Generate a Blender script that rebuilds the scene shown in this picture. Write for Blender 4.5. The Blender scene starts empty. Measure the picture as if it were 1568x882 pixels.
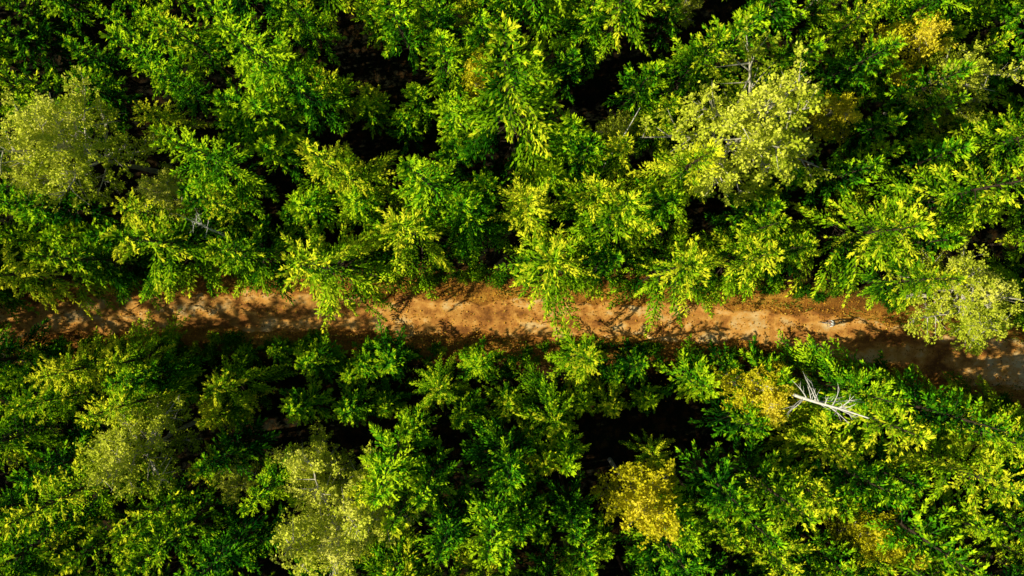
import bpy, math, numpy as np
from mathutils import Vector
R_=np.random.RandomState
scene=bpy.context.scene
CAMH=62.0

# ---------------------------------------------------------------- materials
def newmat(name):
    m=bpy.data.materials.new(name); m.use_nodes=True
    nt=m.node_tree; nt.nodes.clear()
    out=nt.nodes.new('ShaderNodeOutputMaterial')
    return m,nt,out
def ramp(nt,stops):
    r=nt.nodes.new('ShaderNodeValToRGB'); e=r.color_ramp.elements
    while len(e)<len(stops): e.new(0.5)
    for el,(p,c) in zip(e,stops):
        el.position=p; el.color=(c[0],c[1],c[2],1)
    return r
def leafmat(name,stops,trans=0.35,rnd=0.35):
    m,nt,out=newmat(name); N=nt.nodes; L=nt.links
    at=N.new('ShaderNodeAttribute'); at.attribute_name='tint'
    oi=N.new('ShaderNodeObjectInfo')
    ma=N.new('ShaderNodeMath'); ma.operation='MULTIPLY_ADD'
    ms=N.new('ShaderNodeMath'); ms.operation='SUBTRACT'; ms.inputs[1].default_value=0.5
    L.new(oi.outputs['Random'],ms.inputs[0])
    L.new(ms.outputs[0],ma.inputs[0]); ma.inputs[1].default_value=rnd
    L.new(at.outputs['Fac'],ma.inputs[2])
    r=ramp(nt,stops); L.new(ma.outputs[0],r.inputs[0])
    b=N.new('ShaderNodeBsdfDiffuse'); L.new(r.outputs[0],b.inputs['Color'])
    if trans<=0:
        L.new(b.outputs[0],out.inputs[0]); return m
    t=N.new('ShaderNodeBsdfTranslucent')
    mx=N.new('ShaderNodeMixShader'); mx.inputs[0].default_value=trans
    L.new(r.outputs[0],t.inputs['Color'])
    L.new(b.outputs[0],mx.inputs[1]); L.new(t.outputs[0],mx.inputs[2]); L.new(mx.outputs[0],out.inputs[0])
    return m
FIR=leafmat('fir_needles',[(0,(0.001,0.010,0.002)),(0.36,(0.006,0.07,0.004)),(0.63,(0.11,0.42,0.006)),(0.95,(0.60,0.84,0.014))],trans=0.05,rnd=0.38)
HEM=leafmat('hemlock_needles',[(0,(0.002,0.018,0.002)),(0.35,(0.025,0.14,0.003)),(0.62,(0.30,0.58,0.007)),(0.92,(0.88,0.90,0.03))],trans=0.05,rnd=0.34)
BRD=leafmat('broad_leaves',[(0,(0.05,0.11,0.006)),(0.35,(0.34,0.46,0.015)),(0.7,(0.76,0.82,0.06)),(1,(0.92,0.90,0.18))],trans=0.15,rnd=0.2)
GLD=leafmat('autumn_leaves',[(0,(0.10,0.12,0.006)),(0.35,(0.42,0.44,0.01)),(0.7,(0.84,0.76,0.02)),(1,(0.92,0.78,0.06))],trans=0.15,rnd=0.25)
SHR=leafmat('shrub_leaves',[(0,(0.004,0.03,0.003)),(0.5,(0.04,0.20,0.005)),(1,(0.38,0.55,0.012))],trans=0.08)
LIT=leafmat('litter_leaves',[(0,(0.12,0.04,0.01)),(0.4,(0.52,0.20,0.025)),(0.75,(0.85,0.46,0.05)),(1,(0.88,0.68,0.12))],trans=0)
GRS=leafmat('grass_blades',[(0,(0.04,0.12,0.01)),(0.6,(0.2,0.32,0.02)),(1,(0.5,0.48,0.08))],trans=0.2)
def simple(name,c1,c2,scale=6,rough=0.8,stretch=1.0,bump=0.3,metal=0):
    m,nt,out=newmat(name); N=nt.nodes; L=nt.links
    tc=N.new('ShaderNodeTexCoord'); mp=N.new('ShaderNodeMapping'); mp.inputs['Scale'].default_value=(1,1,stretch)
    n=N.new('ShaderNodeTexNoise'); n.inputs['Scale'].default_value=scale; n.inputs['Detail'].default_value=6
    L.new(tc.outputs['Object'],mp.inputs[0]); L.new(mp.outputs[0],n.inputs[0])
    r=ramp(nt,[(0.3,c1),(0.7,c2)]); L.new(n.outputs[0],r.inputs[0])
    b=N.new('ShaderNodeBsdfPrincipled'); b.inputs['Roughness'].default_value=rough; b.inputs['Metallic'].default_value=metal
    b.inputs['Specular IOR Level'].default_value=0.3
    L.new(r.outputs[0],b.inputs['Base Color'])
    if bump:
        bp=N.new('ShaderNodeBump'); bp.inputs['Strength'].default_value=bump; bp.inputs['Distance'].default_value=0.05
        L.new(n.outputs[0],bp.inputs['Height']); L.new(bp.outputs[0],b.inputs['Normal'])
    L.new(b.outputs[0],out.inputs[0]); return m
BARK=simple('bark',(0.03,0.02,0.012),(0.08,0.055,0.035),8,stretch=0.2)
PALE=simple('pale_bark',(0.4,0.37,0.29),(0.78,0.73,0.6),6,stretch=0.3)
DEAD=simple('dead_wood',(0.55,0.52,0.49),(0.9,0.88,0.85),6,stretch=0.3)

# ---------------------------------------------------------------- geometry accumulator
class Acc:
    def __init__(s): s.V=[];s.F=[];s.T=[];s.M=[];s.n=0
    def quads(s,P,tint,mat):            # P (n,4,3)
        n=len(P)
        if n==0: return
        s.V.append(P.reshape(-1,3)); s.F.append(np.arange(n*4).reshape(n,4)+s.n)
        s.T.append(np.repeat(tint,4)); s.M.append(np.full(n,mat)); s.n+=n*4
    def tube(s,pts,rad,mat,k=6):
        pts=np.array(pts,float); rad=np.array(rad,float); m=len(pts)
        d=np.gradient(pts,axis=0); d/=np.linalg.norm(d,axis=1)[:,None]+1e-9
        up=np.where(np.abs(d[:,2:3])>0.9,np.array([[1.,0,0]]),np.array([[0,0,1.]]))
        a=np.cross(d,up); a/=np.linalg.norm(a,axis=1)[:,None]+1e-9; b=np.cross(d,a)
        th=np.arange(k)*2*math.pi/k
        V=pts[:,None]+rad[:,None,None]*(np.cos(th)[None,:,None]*a[:,None]+np.sin(th)[None,:,None]*b[:,None])
        i=np.arange(m-1)[:,None]*k; j=np.arange(k)[None]; j2=(j+1)%k
        F=np.stack([i+j,i+j2,i+k+j2,i+k+j],-1).reshape(-1,4)+s.n
        s.V.append(V.reshape(-1,3)); s.F.append(F); s.T.append(np.full(m*k,0.5)); s.M.append(np.full(len(F),mat)); s.n+=m*k
    def mesh(s,name,mats):
        V=np.concatenate(s.V);F=np.concatenate(s.F);T=np.concatenate(s.T);M=np.concatenate(s.M)
        me=bpy.data.meshes.new(name)
        me.vertices.add(len(V)); me.vertices.foreach_set('co',V.astype(np.float32).ravel())
        me.loops.add(F.size); me.loops.foreach_set('vertex_index',F.astype(np.int32).ravel())
        me.polygons.add(len(F)); me.polygons.foreach_set('loop_start',(np.arange(len(F))*4).astype(np.int32))
        me.polygons.foreach_set('material_index',M.astype(np.int32))
        me.update(calc_edges=True)
        a=me.attributes.new('tint','FLOAT','POINT'); a.data.foreach_set('value',T.astype(np.float32))
        for m in mats: me.materials.append(m)
        me.validate(); return me
def unit(v): return v/(np.linalg.norm(v,axis=-1,keepdims=True)+1e-9)
def rhombs(rs,base,direc,length,width,jit=0.5):
    n=len(base); direc=unit(direc)
    up=np.tile(np.array([0,0,1.]),(n,1))+rs.normal(0,jit,(n,3))
    side=unit(np.cross(direc,up)); l=np.asarray(length).reshape(-1,1); w=np.asarray(width).reshape(-1,1)
    sag=np.cross(side,direc)*l*0.08
    return np.stack([base,base+direc*l*0.4+side*w*0.5+sag,base+direc*l,base+direc*l*0.4-side*w*0.5+sag],1)

def conifer(name,seed,H,R,zb,nb,leafmat_,shape=1.0,droop=0.35,leaf=0.27,tw=0.29,bias=0.0,sp=0.165,z0=None):
    rs=R_(seed); A=Acc()
    lean=rs.normal(0,0.03,2)
    tz=np.linspace(0,H,9); tp=np.stack([lean[0]*tz+0.05*np.sin(tz*0.6),lean[1]*tz,tz],1)
    A.tube(tp,0.011*H*(1-tz/H)**0.9+0.015,0,7)
    az=rs.rand()*6; nwh=max(6,nb//5); lop=rs.rand()*6.28
    z0=zb if z0 is None else z0      # z0: virtual foot of the cone, zb: lowest live branch
    for i in range(nb):
        u=((i//5)+rs.uniform(-0.2,0.2)+0.3)/nwh; u=min(max(u,0.0),0.985)**0.85
        z=zb+(H-zb)*u; uc=(z-z0)/(H-z0)
        az+=2*math.pi/5+rs.normal(0,0.2)+(0.6 if i%5==0 else 0)
        L=R*((1-uc)**shape)*rs.uniform(0.55,1.35)*(1+0.22*math.cos(az-lop))+0.3
        if u<0.10: L*=rs.uniform(0.5,1.0)
        u=uc
        d=np.array([math.cos(az),math.sin(az),0]); s=np.array([-d[1],d[0],0])
        c=tp[0]+(tp[-1]-tp[0])*z/H
        rise=0.08+0.85*u**1.5+rs.normal(0,0.08); dr=droop*(1.15-u)+rs.normal(0,0.05)
        bend=rs.normal(0,0.18)
        f=lambda t:c[None]+d[None]*(L*t)[:,None]+s[None]*(L*bend*t*t)[:,None]+np.array([[0,0,1.]])*(L*(rise*t-dr*t*t-0.2*dr*t**3))[:,None]
        tt=np.linspace(0,1,4); A.tube(f(tt),(0.012*L+0.012)*(1-tt*0.85),0,3)
        ns=max(4,int(L/sp))
        ts=np.linspace(0.12 if u>0.4 else 0.3,0.97,ns)+rs.normal(0,0.01,ns)
        P=f(ts); D=unit(f(ts+0.02)-P)
        bt=rs.normal(0,0.12)+0.36*u  # upper branches paler: new growth, with crown light and shade put into tint
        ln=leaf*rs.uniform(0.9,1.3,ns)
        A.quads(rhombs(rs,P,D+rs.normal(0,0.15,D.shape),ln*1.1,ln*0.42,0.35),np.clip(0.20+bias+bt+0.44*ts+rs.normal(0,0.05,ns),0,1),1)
        for sgn in (-1,1):
            lt=np.minimum(tw*L*(1.03-ts)**0.8*(0.35+1.1*np.minimum(ts*1.8,1)),1.1)*rs.uniform(0.55,1.3,ns)+0.08
            sd=unit(D*0.95+sgn*s[None]*1.0+np.array([[0,0,-0.14]])+rs.normal(0,0.15,(ns,3)))
            k=np.maximum(1,(lt/(leaf*0.7)+0.3).astype(int))
            idx=np.repeat(np.arange(ns),k)
            fr=np.concatenate([(np.arange(q))/q for q in k])
            b=P[idx]+sd[idx]*(lt[idx]*fr)[:,None]*0.95
            b[:,2]-=0.22*(fr**2)*lt[idx]
            b+=rs.normal(0,0.03,b.shape)
            dd=sd[idx]+rs.normal(0,0.28,b.shape)+D[idx]*0.2
            ln=leaf*rs.uniform(0.7,1.25,len(b))
            wd=ln*rs.uniform(0.32,0.48,len(b))
            ti=0.03+bias+bt+0.50*ts[idx]+0.20*fr+rs.normal(0,0.07,len(b))  # inner needles darker: old growth plus crown self-shading painted into the tint
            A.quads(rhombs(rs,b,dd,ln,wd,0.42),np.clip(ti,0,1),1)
        b=np.repeat(f(np.array([0.95])),3,0); dd=D[-1][None]+rs.normal(0,0.3,(3,3))
        A.quads(rhombs(rs,b,dd,np.full(3,leaf*1.1),np.full(3,leaf*0.36)),np.clip(np.full(3,0.8+bias+bt),0,1),1)  # bright tips: fresh growth plus sunlit highlight put into the colour
    return A.mesh(name,[BARK,leafmat_])

def broadleaf(name,seed,H,R,zb,nl,lm,bark,leaf=0.20,per=24,dens=1.0):
    rs=R_(seed); A=Acc()
    tz=np.linspace(0,H*0.8,8); tp=np.stack([0.25*np.sin(tz*0.35+seed),0.25*np.cos(tz*0.3)-0.25,tz],1)
    A.tube(tp,0.014*H*(1-tz/(H*0.95)),0,8)
    for i in range(nl):
        u=(i+rs.rand()*0.9)/nl; z=zb+(H*0.78-zb)*u
        c=np.array([np.interp(z,tz,tp[:,0]),np.interp(z,tz,tp[:,1]),z])
        az=i*2.4+rs.normal(0,0.4)
        L=R*(math.sqrt(max(0.05,1-(abs(u-0.35)/0.8)**2)))*rs.uniform(0.6,1.15)
        el=0.25+0.85*u+rs.normal(0,0.1)
        d=np.array([math.cos(az)*math.cos(el),math.sin(az)*math.cos(el),math.sin(el)])
        tt=np.linspace(0,1,6); bend=rs.normal(0,0.18,3)
        pts=c+d*(L*tt)[:,None]+bend[None]*(L*tt**2)[:,None]
        A.tube(pts,(0.024*L+0.014)*(1-0.8*tt),0,5)
        ltint=rs.normal(0,0.10)
        nsb=int(13*L/R*dens)+3
        for j in range(nsb):
            t=rs.uniform(0.22,1.0); p0=np.array([np.interp(t,tt,pts[:,q]) for q in range(3)])
            d2=unit(d*0.7+rs.normal(0,0.65,3)+np.array([0,0,0.12])); l2=(0.22+0.3*(1.1-t))*L*rs.uniform(0.5,1.1)+0.25
            t2=np.linspace(0,1,4); q2=p0+d2*(l2*t2)[:,None]+rs.normal(0,0.12,3)[None]*(l2*t2**2)[:,None]
            A.tube(q2,(0.010*L+0.012)*(1-0.8*t2),0,3)
            for w in range(3):
                f=rs.uniform(0.35,1.05); cc=p0+d2*l2*f+rs.normal(0,0.16,3)
                d3=unit(d2+rs.normal(0,0.6,3)); l3=rs.uniform(0.35,0.75)
                n=int(per*rs.uniform(0.6,1.2))
                g=rs.rand(n); b=cc+d3*(l3*g)[:,None]+rs.normal(0,0.10,(n,3))
                dd=rs.normal(0,1,(n,3))*np.array([[1,1,0.45]])+d3*0.6
                ln=leaf*rs.uniform(0.6,1.2,n)
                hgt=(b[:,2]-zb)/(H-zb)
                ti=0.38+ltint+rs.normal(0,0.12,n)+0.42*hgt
                A.quads(rhombs(rs,b,dd,ln,ln*rs.uniform(0.55,0.85,n),0.6),np.clip(ti,0,1),1)
    return A.mesh(name,[bark,lm])

def shrub(name,seed,R,H,lm):
    rs=R_(seed);A=Acc()
    for i in range(20):
        az=rs.rand()*6.283; el=rs.uniform(0.4,1.4); L=rs.uniform(0.6,1)*R
        d=np.array([math.cos(az)*math.cos(el),math.sin(az)*math.cos(el),math.sin(el)*H/R])
        tt=np.linspace(0,1,4); pts=d*(L*tt)[:,None]; A.tube(pts,0.02*(1-0.7*tt),0,3)
        n=30; g=rs.uniform(0.3,1.05,n); b=d*(L*g)[:,None]+rs.normal(0,0.11*R,(n,3)); b[:,2]=np.abs(b[:,2])
        ln=rs.uniform(0.13,0.28,n)
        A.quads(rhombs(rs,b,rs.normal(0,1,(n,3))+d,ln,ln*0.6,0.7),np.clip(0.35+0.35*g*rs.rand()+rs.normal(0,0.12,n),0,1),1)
    return A.mesh(name,[BARK,lm])

# ---------------------------------------------------------------- species library
lib={}
MS=[FIR,FIR,FIR,HEM,FIR]; MM=[FIR,FIR,HEM,FIR,HEM]
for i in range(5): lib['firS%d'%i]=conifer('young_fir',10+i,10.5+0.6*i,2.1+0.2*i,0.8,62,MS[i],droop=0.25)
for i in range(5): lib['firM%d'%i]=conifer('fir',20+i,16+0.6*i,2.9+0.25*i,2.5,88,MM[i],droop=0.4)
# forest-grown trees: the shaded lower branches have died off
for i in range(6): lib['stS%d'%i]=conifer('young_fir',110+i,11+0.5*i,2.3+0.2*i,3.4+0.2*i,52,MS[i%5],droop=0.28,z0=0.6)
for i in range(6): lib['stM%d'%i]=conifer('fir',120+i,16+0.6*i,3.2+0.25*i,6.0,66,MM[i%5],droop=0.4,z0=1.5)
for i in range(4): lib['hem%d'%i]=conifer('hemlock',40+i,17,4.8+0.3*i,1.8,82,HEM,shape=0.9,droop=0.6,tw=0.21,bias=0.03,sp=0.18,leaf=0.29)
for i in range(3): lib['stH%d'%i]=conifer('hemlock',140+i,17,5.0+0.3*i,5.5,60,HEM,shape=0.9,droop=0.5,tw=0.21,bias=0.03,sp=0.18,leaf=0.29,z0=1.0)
lib['yel0']=conifer('larch',60,14,2.9,3,75,GLD,droop=0.3,bias=0.0)
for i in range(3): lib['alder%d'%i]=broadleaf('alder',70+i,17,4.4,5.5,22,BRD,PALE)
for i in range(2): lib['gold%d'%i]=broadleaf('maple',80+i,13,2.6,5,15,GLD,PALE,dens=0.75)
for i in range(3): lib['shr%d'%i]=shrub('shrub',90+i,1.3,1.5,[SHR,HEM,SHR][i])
print({k:len(v.polygons) for k,v in lib.items()})
NAMES={'firS':'young_fir_tree','firM':'fir_tree','stS':'young_fir_tree','stM':'fir_tree','stH':'hemlock_tree','hem':'hemlock_tree','yel':'larch_tree','alder':'alder_tree','gold':'maple_tree','shr':'shrub'}
def obj(key,x,y,scale=1.0,rz=0.0,coll=None,hs=1.0,name=None):
    base=key.rstrip('0123456789')
    o=bpy.data.objects.new(name or NAMES[base],lib[key])
    o.location=(x,y,gz(x,y)-0.05); o.scale=(scale,scale,scale*hs); o.rotation_euler=(0,0,rz)
    (coll or scene.collection).objects.link(o); return o

# ---------------------------------------------------------------- terrain + path
px=np.array([-1500,-90,-75,-62,-53,-46,-37,-28.4,-20,-10.8,-2,6.8,15,24.4,34,46,80,1500.])
py=np.array([-90,-32,-22,-11,-5.2,-3.1,-2.4,-2.0,-2.1,-2.5,-2.7,-2.8,-3.0,-3.6,-5.1,-7.0,-12,-60.])  # bend past the left frame edge invented to make room for shading trees
def pathy(x):
    return (np.interp(x-3,px,py)+np.interp(x,px,py)*2+np.interp(x+3,px,py))/4
def gz(x,y):
    x=np.asarray(x,float); y=np.asarray(y,float)
    d=np.abs(y-pathy(x)); k=np.clip((d-2.3)/4,0,1)
    r=0.25*np.sin(x*0.31+1.3*np.sin(y*0.23))+0.2*np.sin(y*0.43+x*0.11)+0.3*np.sin(x*0.07+y*0.09)
    far=np.clip((np.hypot(x,y)-90)/600,0,1)
    return 0.35*k+r*k*0.8+far*(14*np.sin(x*0.006+1)*np.cos(y*0.005)+6*np.sin(x*0.013+y*0.011))
def grid(name,X,Y,Z,mat,att=None):
    n,m=X.shape; V=np.stack([X,Y,Z],-1).reshape(-1,3)
    i=np.arange(n-1)[:,None]*m; j=np.arange(m-1)[None]
    F=np.stack([i+j,i+m+j,i+m+j+1,i+j+1],-1).reshape(-1,4)
    me=bpy.data.meshes.new(name); me.from_pydata(V.tolist(),[],F.tolist()); me.materials.append(mat)
    if att is not None:
        a=me.attributes.new('edge','FLOAT','POINT'); a.data.foreach_set('value',att.astype(np.float32).ravel())
    for p in me.polygons: p.use_smooth=True
    o=bpy.data.objects.new(name,me); scene.collection.objects.link(o); return o
def axis(inner,step,outer):
    a=np.arange(-inner,inner+step,step); b=inner+np.geomspace(5,outer-inner,22); return np.concatenate([-b[::-1],a,b])
gx=axis(75,0.75,1800); gy=axis(50,0.5,1800)
X,Y=np.meshgrid(gx,gy,indexing='ij')
def soil(name,stops,scale,stops2=None,fine=1.0,bump=0.6):
    """three-scale noise soil; 'edge' vertex attribute blends to a second ramp away from the path, for painted-in shade"""
    m,nt,out=newmat(name);N=nt.nodes;L=nt.links
    g=N.new('ShaderNodeNewGeometry')
    n1=N.new('ShaderNodeTexNoise'); n1.inputs['Scale'].default_value=scale; n1.inputs['Detail'].default_value=8; n1.inputs['Roughness'].default_value=0.6
    n2=N.new('ShaderNodeTexNoise'); n2.inputs['Scale'].default_value=0.35; n2.inputs['Detail'].default_value=4
    n3=N.new('ShaderNodeTexNoise'); n3.inputs['Scale'].default_value=9; n3.inputs['Detail'].default_value=5; n3.inputs['Roughness'].default_value=0.7
    mp=N.new('ShaderNodeMapping'); mp.inputs['Scale'].default_value=(0.35,1.6,1)
    L.new(g.outputs['Position'],n1.inputs[0]); L.new(g.outputs['Position'],mp.inputs[0]); L.new(mp.outputs[0],n2.inputs[0]); L.new(g.outputs['Position'],n3.inputs[0])
    a=N.new('ShaderNodeMath'); a.operation='ADD'; L.new(n1.outputs[0],a.inputs[0]); L.new(n2.outputs[0],a.inputs[1])
    b=N.new('ShaderNodeMath'); b.operation='MULTIPLY_ADD'; L.new(n3.outputs[0],b.inputs[0]); b.inputs[1].default_value=fine; L.new(a.outputs[0],b.inputs[2])
    c=N.new('ShaderNodeMath'); c.operation='DIVIDE'; L.new(b.outputs[0],c.inputs[0]); c.inputs[1].default_value=2+fine
    r=ramp(nt,stops); L.new(c.outputs[0],r.inputs[0]); col=r.outputs[0]
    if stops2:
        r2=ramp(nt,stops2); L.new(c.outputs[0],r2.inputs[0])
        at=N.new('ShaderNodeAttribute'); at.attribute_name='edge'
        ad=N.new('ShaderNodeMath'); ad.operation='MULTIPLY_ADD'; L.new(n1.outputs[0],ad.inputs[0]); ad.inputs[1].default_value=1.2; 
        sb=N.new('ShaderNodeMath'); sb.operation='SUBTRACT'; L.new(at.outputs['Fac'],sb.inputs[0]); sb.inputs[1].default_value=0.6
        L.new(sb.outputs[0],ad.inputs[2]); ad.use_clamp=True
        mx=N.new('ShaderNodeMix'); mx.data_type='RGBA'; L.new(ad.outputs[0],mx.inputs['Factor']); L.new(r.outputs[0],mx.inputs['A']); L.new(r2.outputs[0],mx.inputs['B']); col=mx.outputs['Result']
    p=N.new('ShaderNodeBsdfPrincipled'); p.inputs['Roughness'].default_value=0.9; p.inputs['Specular IOR Level'].default_value=0.15
    L.new(col,p.inputs['Base Color'])
    bp=N.new('ShaderNodeBump'); bp.inputs['Strength'].default_value=bump; bp.inputs['Distance'].default_value=0.12
    L.new(b.outputs[0],bp.inputs['Height']); L.new(bp.outputs[0],p.inputs['Normal']); L.new(p.outputs[0],out.inputs[0]); return m
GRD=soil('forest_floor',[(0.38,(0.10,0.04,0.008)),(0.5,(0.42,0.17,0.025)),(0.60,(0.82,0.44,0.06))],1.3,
         [(0.38,(0.004,0.004,0.002)),(0.6,(0.014,0.016,0.005))])  # near-black floor colour paints in the dark gaps between crowns
PTH=soil('dirt',[(0.40,(0.26,0.10,0.025)),(0.46,(0.56,0.23,0.05)),(0.52,(0.88,0.44,0.10)),(0.60,(0.97,0.70,0.34))],0.8,None,0.35,0.3)
D_=np.abs(Y-pathy(X))
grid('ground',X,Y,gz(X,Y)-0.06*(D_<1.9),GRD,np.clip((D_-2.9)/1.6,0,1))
cx=np.arange(-75,90.1,0.3); cv=np.linspace(-1,1,31)
CX,CV=np.meshgrid(cx,cv,indexing='ij')
wl=1.6+0.25*np.sin(CX*0.5)+0.18*np.sin(CX*1.37+2)+0.1*np.sin(CX*3.1)+0.7*np.clip((CX-28)/8,0,1)
OFF=CV*wl
rut=-0.09*np.exp(-((np.abs(OFF)-0.8)/0.25)**2)+0.03*np.sin(CX*2.1+OFF*3)*0.5+0.03
ZP=0.03+rut*(1-np.abs(CV)**4)-0.08*(np.abs(CV)>0.97)
grid('dirt_path',CX,pathy(CX)+OFF,ZP,PTH)

# fallen leaves, grass
rs=R_(5); A=Acc()
n=34000; x=rs.uniform(-52,55,n); off=rs.normal(0,2.4,n); off=np.where(rs.rand(n)<0.2,rs.normal(0,0.3,n),off)
keep=(np.abs(off)>1.3)|(rs.rand(n)<0.2); x=x[keep]; off=off[keep]; n=len(x)
cl=0.5+0.5*np.sin(x*0.8+off)*np.sin(x*0.27+1); k2=rs.rand(n)<0.2+0.8*cl; x=x[k2];off=off[k2];n=len(x)
y=pathy(x)+off; z=np.maximum(gz(x,y),0.06)+rs.uniform(0.01,0.05,n)
b=np.stack([x,y,z],1); th=rs.rand(n)*6.28; dd=np.stack([np.cos(th),np.sin(th),rs.normal(0,0.15,n)],1); ln=rs.uniform(0.08,0.2,n)
A.quads(rhombs(rs,b,dd,ln,ln*0.7,0.25),rs.beta(2,2,n),0)
o=bpy.data.objects.new('fallen_leaves',A.mesh('fallen_leaves',[LIT])); scene.collection.objects.link(o)
A=Acc(); n=9000; x=rs.uniform(-60,60,n); sg=np.where(rs.rand(n)<0.5,-1,1); off=sg*(1.9+np.abs(rs.normal(0,0.6,n)))
cl=np.sin(x*0.9+sg)*np.sin(x*0.33+2*sg); kk=cl+rs.normal(0,0.3,n)>0.1; x=x[kk];off=off[kk];n=len(x)
y=pathy(x)+off; b=np.stack([x,y,gz(x,y)-0.02],1); dd=np.stack([rs.normal(0,0.5,n),rs.normal(0,0.5,n),np.ones(n)],1)
A.quads(rhombs(rs,b,dd,rs.uniform(0.2,0.5,n),rs.uniform(0.05,0.09,n),1.5),rs.rand(n),0)
o=bpy.data.objects.new('grass',A.mesh('grass',[GRS])); scene.collection.objects.link(o)

# ---------------------------------------------------------------- feature trees (world metres)
feat=[ # key,x,y,scale,hs
('hem0',-36.5,0.9,0.9,1),('hem1',-43,1.0,1.0,1),('firM2',-31,2.1,0.95,1),('hem2',-25.5,3.2,1.05,1),('firM4',-20,2.5,0.95,1),
('hem3',-14,1.8,1.05,0.95),('hem0',-7.6,4.4,0.95,1.05),('firM3',-3.0,5.6,0.9,1),('hem1',2.8,2.1,1.05,0.9),('firM4',7.8,5.0,1.1,1),
('hem2',12.6,1.4,0.95,0.9),('firM2',18,2.1,1.0,0.95),('hem3',26.2,4.3,1.1,0.95),('firM4',21.5,3.0,0.8,0.9),('alder0',35.4,-0.9,1.0,0.65),('firM2',31.5,0.6,0.8,0.9),('hem1',42,-0.9,0.8,0.9),
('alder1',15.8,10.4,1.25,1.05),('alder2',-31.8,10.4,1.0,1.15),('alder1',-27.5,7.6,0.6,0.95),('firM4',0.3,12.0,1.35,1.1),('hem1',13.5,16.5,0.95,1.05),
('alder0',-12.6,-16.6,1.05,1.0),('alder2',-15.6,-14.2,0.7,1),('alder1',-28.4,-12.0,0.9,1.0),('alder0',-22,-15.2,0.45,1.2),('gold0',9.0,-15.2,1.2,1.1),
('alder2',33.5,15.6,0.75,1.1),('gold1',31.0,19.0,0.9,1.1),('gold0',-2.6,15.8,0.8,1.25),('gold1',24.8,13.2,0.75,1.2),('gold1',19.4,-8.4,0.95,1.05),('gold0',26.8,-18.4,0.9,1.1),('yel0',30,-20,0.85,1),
('hem0',26,-9.2,1.05,1.0),('hem3',32.3,-13.2,1.05,0.95),('hem2',23.5,-11.8,0.75,1.1),('firM3',24.4,-7.6,0.95,1.1),('firM1',29.4,-8.6,1.05,1.25),('hem1',33.6,-10.3,0.78,1.35),('hem2',38.8,-12.0,0.85,1.2),
('firS1',-10.4,-5.9,1.0,0.7),('firS3',5.8,-5.8,1.05,0.6),('firS2',18.0,-6.6,0.8,0.6),('firS0',14.6,-7.6,1.2,0.75),('hem1',3.2,-10.2,0.8,0.8),
('hem2',-23,-8.0,0.75,0.75),('hem0',-34,-6.2,0.8,0.95),('firM0',-40.5,-5.8,1.0,1.1),('firM3',-28.5,-7.0,0.8,0.9),('hem3',-37.5,-11,0.85,1),
('hem1',-46.5,-6.7,1.0,1.15),('hem3',-53.5,-1.6,1.1,1.2),('hem0',-56.5,-3.4,1.15,1.25),('firM1',-58,0.8,1.2,1.2),('hem2',-59.5,-4.9,1.1,1.3),('hem0',-49.5,0.0,1.05,1.15),('firM2',-62,-2.6,1.3,1.3),  # mostly out of frame, added to block sun from the path's left end
('firS2',10.2,-6.2,0.85,0.65),('firS0',-2.6,-6.2,0.95,0.6),('firS1',-16.5,-6.0,0.9,0.65),('hem3',-6,-8.4,0.55,0.8),
]
rs=R_(77); occ=[]
for k,x,y,s,h in feat:
    obj(k,x,y,s,rs.rand()*6.28,None,h); occ.append((x,y,(3.1 if k[:3] in('hem','ald') else 2.0)*s))
# ---------------------------------------------------------------- forest mass
forest=bpy.data.collections.new('forest_trees'); under=bpy.data.collections.new('undergrowth')
occ=np.array(occ); cnt=0
st=3.25
for gx_ in np.arange(-60,60,st):
    for gy_ in np.arange(-36,36,st):
        x=gx_+rs.uniform(-1.35,1.35); y=gy_+rs.uniform(-1.35,1.35); p=y-pathy(x)
        if -3.2<p<4.4 or (x>28 and -5.0<p<0): continue
        if x<-50 and abs(p)<5: continue
        if np.any(np.hypot(occ[:,0]-x,occ[:,1]-y)<occ[:,2]): continue
        low = p<0 and p>-8.5 and -26<x<17
        edge= abs(p)<7.5
        q=rs.rand()
        if low:
            key='firS%d'%rs.randint(5); s=rs.uniform(0.42,0.65)+0.06*(-p-3); h=0.70
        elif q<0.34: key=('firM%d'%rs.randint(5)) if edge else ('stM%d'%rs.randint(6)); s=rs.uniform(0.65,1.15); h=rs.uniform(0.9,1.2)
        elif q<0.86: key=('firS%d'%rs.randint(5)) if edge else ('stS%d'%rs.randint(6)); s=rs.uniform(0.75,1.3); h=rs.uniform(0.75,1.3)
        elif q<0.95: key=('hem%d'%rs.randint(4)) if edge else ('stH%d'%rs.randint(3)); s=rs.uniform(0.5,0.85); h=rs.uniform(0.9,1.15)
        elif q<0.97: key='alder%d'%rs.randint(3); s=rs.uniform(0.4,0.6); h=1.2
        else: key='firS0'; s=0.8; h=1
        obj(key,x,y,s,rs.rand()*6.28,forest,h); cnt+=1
print('forest',cnt)
e=bpy.data.objects.new('forest_trees',None); e.instance_type='COLLECTION'; e.instance_collection=forest; scene.collection.objects.link(e)
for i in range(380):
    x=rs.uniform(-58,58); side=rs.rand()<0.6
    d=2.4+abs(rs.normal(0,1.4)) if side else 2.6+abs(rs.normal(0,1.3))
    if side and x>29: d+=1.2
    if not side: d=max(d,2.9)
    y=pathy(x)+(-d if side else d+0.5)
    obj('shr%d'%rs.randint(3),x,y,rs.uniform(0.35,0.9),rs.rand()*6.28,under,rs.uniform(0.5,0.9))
e=bpy.data.objects.new('undergrowth',None); e.instance_type='COLLECTION'; e.instance_collection=under; scene.collection.objects.link(e)

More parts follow.
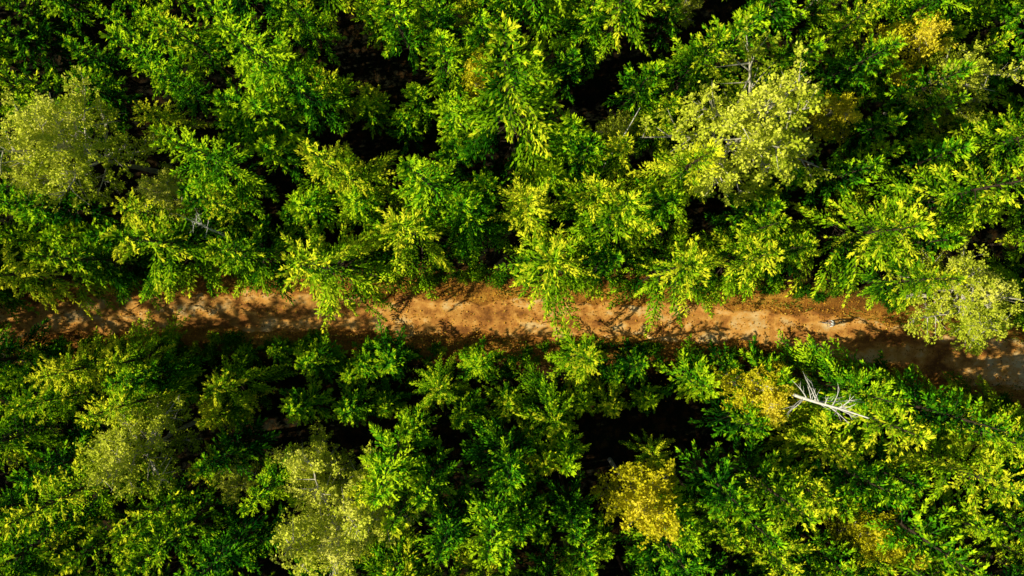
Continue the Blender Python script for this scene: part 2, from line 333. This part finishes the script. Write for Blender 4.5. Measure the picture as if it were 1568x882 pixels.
# ---------------------------------------------------------------- dead trees
def snag(seed,base,top,r0,nb,bl,zs=0.55,br=0.05):
    rs=R_(seed);A=Acc(); base=np.array(base,float);top=np.array(top,float)
    tt=np.linspace(0,1,9); pts=base+(top-base)*tt[:,None]; pts[1:-1]+=rs.normal(0,0.05,(7,3))
    A.tube(pts-base,r0*(1-0.85*tt),0,8); ax=unit(top-base)
    for i in range(nb):
        t=zs+(1-zs)*rs.rand()*0.6; p=base+(top-base)*t-base
        d=unit(rs.normal(0,1,3)+ax*0.1); l=bl*rs.uniform(0.4,1.1)*(1.25-t)
        q=np.linspace(0,1,5); bb=rs.normal(0,0.2,3)
        P=p+d*(l*q)[:,None]+bb*(l*q**2)[:,None]; A.tube(P,br*(1-0.8*q),0,5)
        for w in range(3):
            t2=rs.uniform(0.3,0.9); p2=p+d*l*t2+bb*l*t2**2; d2=unit(d+rs.normal(0,0.6,3)); 
            A.tube(p2+d2*(l*0.4*q)[:,None],br*0.45*(1-0.8*q),0,4)
    o=bpy.data.objects.new('dead_tree',A.mesh('dead_tree',[DEAD])); o.location=base; scene.collection.objects.link(o)
snag(1,(18.6,-7.5,0),(22.2,-8.1,19.0),0.26,22,3.8,0.64,0.05)
snag(2,(-22.8,3.4,0),(-22.6,5.0,15.5),0.10,14,2.4,0.65,0.03)
snag(4,(6.6,8.0,0),(8.8,12.4,14.5),0.12,5,0.9,0.6,0.02)

# ---------------------------------------------------------------- cyclist + bicycle
def flat(name,c,rough=0.6,metal=0): return simple(name,tuple(v*0.85 for v in c),c,20,rough,1,0,metal)
SKIN=flat('skin',(0.55,0.33,0.23)); JER=flat('jersey',(0.8,0.8,0.82)); SHO=flat('shorts',(0.03,0.03,0.04)); HEL=flat('helmet',(0.8,0.8,0.8),0.3)
RUB=flat('rubber',(0.03,0.03,0.03)); FRM=flat('bike_paint',(0.6,0.6,0.62),0.3,0.3); MET=flat('steel',(0.5,0.5,0.5),0.3,0.9); HAIR=flat('hair',(0.06,0.04,0.02)); DARK=flat('eyes',(0.02,0.02,0.02))
CP=Vector((28.2,float(pathy(28.2))+1.05,0.0)); BZ=0.06
def child(o,par): o.parent=par; scene.collection.objects.link(o)
bike=bpy.data.objects.new('bicycle',None); bike.location=(CP.x,CP.y,BZ); bike.rotation_euler=(0,0,math.radians(172)); scene.collection.objects.link(bike)
def tubeobj(name,pts,rad,mat,par,k=10):
    A=Acc(); r=rad if hasattr(rad,'__len__') else [rad]*len(pts); A.tube(pts,r,0,k); child(bpy.data.objects.new(name,A.mesh(name,[mat])),par)
def ring(name,c,R,r,mat,par,n=40):
    th=np.linspace(0,2*math.pi,n+1); A=Acc(); A.tube(np.stack([c[0]+R*np.cos(th),np.full(n+1,c[1]),c[2]+R*np.sin(th)],1),[r]*(n+1),0,8)
    for i in range(16):
        a=i*math.pi/8; A.tube([(c[0]+0.02*math.cos(a),c[1],c[2]+0.02*math.sin(a)),(c[0]+R*math.cos(a),c[1],c[2]+R*math.sin(a))],[0.003,0.003],1,4)
    child(bpy.data.objects.new(name,A.mesh(name,[mat,MET])),par)
ring('rear_wheel',(-0.5,0,0.35),0.325,0.026,RUB,bike); ring('front_wheel',(0.55,0,0.35),0.325,0.026,RUB,bike)
for nm,p in (('down_tube',[(0.38,0,0.78),(-0.05,0,0.29)]),('top_tube',[(0.36,0,0.86),(-0.2,0,0.8)]),('seat_tube',[(-0.05,0,0.29),(-0.24,0,0.93)]),('chain_stay',[(-0.05,0.05,0.29),(-0.5,0.06,0.35)]),('seat_stay',[(-0.2,0.04,0.8),(-0.5,0.06,0.35)]),('chain_stay_2',[(-0.05,-0.05,0.29),(-0.5,-0.06,0.35)]),('seat_stay_2',[(-0.2,-0.04,0.8),(-0.5,-0.06,0.35)]),('fork',[(0.35,0,0.95),(0.41,0.05,0.72),(0.55,0.05,0.35)]),('fork_2',[(0.35,0,0.95),(0.41,-0.05,0.72),(0.55,-0.05,0.35)])):
    tubeobj(nm,p,0.02,FRM,bike)
tubeobj('handlebar',[(0.32,-0.34,1.02),(0.36,-0.2,1.03),(0.38,0,1.02),(0.36,0.2,1.03),(0.32,0.34,1.02)],0.016,RUB,bike)
tubeobj('stem',[(0.34,0,0.93),(0.38,0,1.02)],0.02,MET,bike)
tubeobj('saddle',[(-0.38,0,0.95),(-0.32,0,0.965),(-0.2,0,0.96),(-0.1,0,0.95)],[0.05,0.075,0.04,0.02],RUB,bike)
tubeobj('crank',[(0.1,-0.1,0.24),(0.1,-0.09,0.24),(-0.05,-0.07,0.29),(-0.05,0.07,0.29),(-0.2,0.09,0.34),(-0.2,0.1,0.34)],0.012,MET,bike)
tubeobj('pedals',[(0.1,-0.1,0.24),(0.1,-0.2,0.24)],0.025,RUB,bike); tubeobj('pedals_2',[(-0.2,0.1,0.34),(-0.2,0.2,0.34)],0.025,RUB,bike)
cyc=bpy.data.objects.new('cyclist',None); cyc.location=bike.location; cyc.rotation_euler=bike.rotation_euler; scene.collection.objects.link(cyc)
def skin(name,verts,edges,rad,mats,assign,par,sub=2):
    me=bpy.data.meshes.new(name); me.from_pydata(verts,edges,[]); o=bpy.data.objects.new(name,me); child(o,par)
    for m in mats: me.materials.append(m)
    md=o.modifiers.new('s','SKIN'); 
    for i,v in enumerate(me.skin_vertices[0].data): v.radius=rad[i] if isinstance(rad[i],tuple) else (rad[i],rad[i]); v.use_root=(i==0)
    s=o.modifiers.new('d','SUBSURF'); s.levels=sub; s.render_levels=sub
    bpy.context.view_layer.update()
    ev=o.evaluated_get(bpy.context.evaluated_depsgraph_get()); nm=bpy.data.meshes.new_from_object(ev)
    o.modifiers.clear(); o.data=nm
    nm.materials.clear()
    for m in mats: nm.materials.append(m)
    for p in nm.polygons: p.use_smooth=True; p.material_index=assign(p.center)
    return o
V=[(-0.25,0,1.02),(-0.16,0,1.18),(-0.02,0,1.34),(0.1,0,1.45),(0.17,0,1.51),(0.24,0,1.58)]
E=[(0,1),(1,2),(2,3),(3,4),(4,5)]; Rr=[(0.16,0.13),(0.14,0.11),(0.16,0.12),(0.13,0.1),0.06,0.055]
for s in (-1,1):
    b=len(V); V+=[(0.09,0.19*s,1.43),(0.2,0.27*s,1.22),(0.34,0.27*s,1.07)]; E+=[(3,b),(b,b+1),(b+1,b+2)]; Rr+=[0.06,0.045,0.03]
    b=len(V); kn=(0.14,0.12,0.78) if s<0 else (0.1,0.12,0.88); ft=(0.05,0.14,0.31) if s<0 else (-0.24,0.14,0.42)
    V+=[(-0.22,0.1*s,0.96),(kn[0],kn[1]*s,kn[2]),(ft[0],ft[1]*s,ft[2]),(ft[0]+0.15,ft[1]*s,ft[2]-0.04)]; E+=[(0,b),(b,b+1),(b+1,b+2),(b+2,b+3)]; Rr+=[0.09,0.06,0.038,0.04]
def asg(c):
    if c.z<0.42: return 2
    if c.z<1.03 and c.x<0.02: return 1
    if abs(c.y)>0.22 and c.z<1.24: return 0
    if c.z<0.98: return 0
    if c.x>0.18 and c.z>1.48: return 0
    return 3
skin('body',V,E,Rr,[SKIN,SHO,RUB,JER],asg,cyc)
for s in (-1,1):
    V=[(0.32,0.27*s,1.075),(0.36,0.27*s,1.06)];E=[(0,1)];Rr=[0.026,0.032]
    for i in range(4):
        yy=(0.235+0.023*i)*s; l=[0.9,1.05,1,0.8][i]; b=len(V)
        V+=[(0.385,yy,1.06),(0.385+0.022*l,yy,1.035),(0.375+0.01*l,yy,1.01)];E+=[(1,b),(b,b+1),(b+1,b+2)];Rr+=[0.009]*3
    b=len(V);V+=[(0.345,0.23*s,1.04),(0.352,0.222*s,1.015)];E+=[(0,b),(b,b+1)];Rr+=[0.011,0.009]
    skin('hand_'+('left' if s>0 else 'right'),V,E,Rr,[SKIN],lambda c:0,cyc,1)
import bmesh
def sph(name,c,sc,mat,par,fn=None,seg=24):
    bm=bmesh.new(); bmesh.ops.create_uvsphere(bm,u_segments=seg,v_segments=seg//2,radius=1)
    for v in bm.verts:
        if fn: fn(v)
        v.co=Vector((v.co.x*sc[0]+c[0],v.co.y*sc[1]+c[1],v.co.z*sc[2]+c[2]))
    me=bpy.data.meshes.new(name); bm.to_mesh(me); bm.free(); me.materials.append(mat)
    for p in me.polygons: p.use_smooth=True
    child(bpy.data.objects.new(name,me),par)
def hd(v):
    if v.co.z<-0.2: v.co.y*=0.85; v.co.x*=0.95
sph('head',(0.28,0,1.68),(0.1,0.078,0.12),SKIN,cyc,hd)
def hf(v):
    if v.co.z<0: v.co.z*=0.15
    if v.co.x<0: v.co.x*=1.12
sph('helmet',(0.27,0,1.71),(0.135,0.1,0.105),HEL,cyc,hf)
sph('hair',(0.245,0,1.675),(0.085,0.08,0.1),HAIR,cyc)
sph('nose',(0.383,0,1.67),(0.02,0.014,0.025),SKIN,cyc)
for s in (-1,1):
    sph('eye_'+('left' if s>0 else 'right'),(0.368,0.03*s,1.69),(0.012,0.014,0.009),DARK,cyc); sph('ear_'+('left' if s>0 else 'right'),(0.28,0.08*s,1.675),(0.02,0.01,0.032),SKIN,cyc)
sph('mouth',(0.365,0,1.625),(0.012,0.026,0.006),flat('lips',(0.4,0.15,0.13)),cyc)

# ---------------------------------------------------------------- light, sky, camera
SE,SAZ=31.0,9.0     # shadows travel towards +x, slightly +y
d=Vector((math.cos(math.radians(SAZ))*math.cos(math.radians(SE)),math.sin(math.radians(SAZ))*math.cos(math.radians(SE)),-math.sin(math.radians(SE))))
sl=bpy.data.lights.new('sun','SUN'); sl.energy=5.0; sl.angle=math.radians(0.5); sl.color=(1.0,0.93,0.66)
so=bpy.data.objects.new('sun',sl); so.rotation_euler=d.to_track_quat('-Z','Y').to_euler(); so.location=(-60,-20,60); scene.collection.objects.link(so)
w=bpy.data.worlds.new('World'); scene.world=w; w.use_nodes=True; nt=w.node_tree; nt.nodes.clear()
sk=nt.nodes.new('ShaderNodeTexSky'); sk.sky_type='NISHITA'; sk.sun_disc=False; sk.sun_elevation=math.radians(SE)
sk.sun_rotation=math.radians(90)-math.atan2(-d.y,-d.x)
bg=nt.nodes.new('ShaderNodeBackground'); bg.inputs[1].default_value=0.05; wo=nt.nodes.new('ShaderNodeOutputWorld')
nt.links.new(sk.outputs[0],bg.inputs[0]); nt.links.new(bg.outputs[0],wo.inputs[0])
cam=bpy.data.cameras.new('camera'); cam.sensor_width=36; cam.lens=24.3; cam.clip_end=6000
co=bpy.data.objects.new('camera',cam); co.location=(0,0,CAMH); co.rotation_euler=(0,0,0); scene.collection.objects.link(co); scene.camera=co
scene.view_settings.view_transform='Standard'; scene.view_settings.look='None'; scene.view_settings.exposure=0
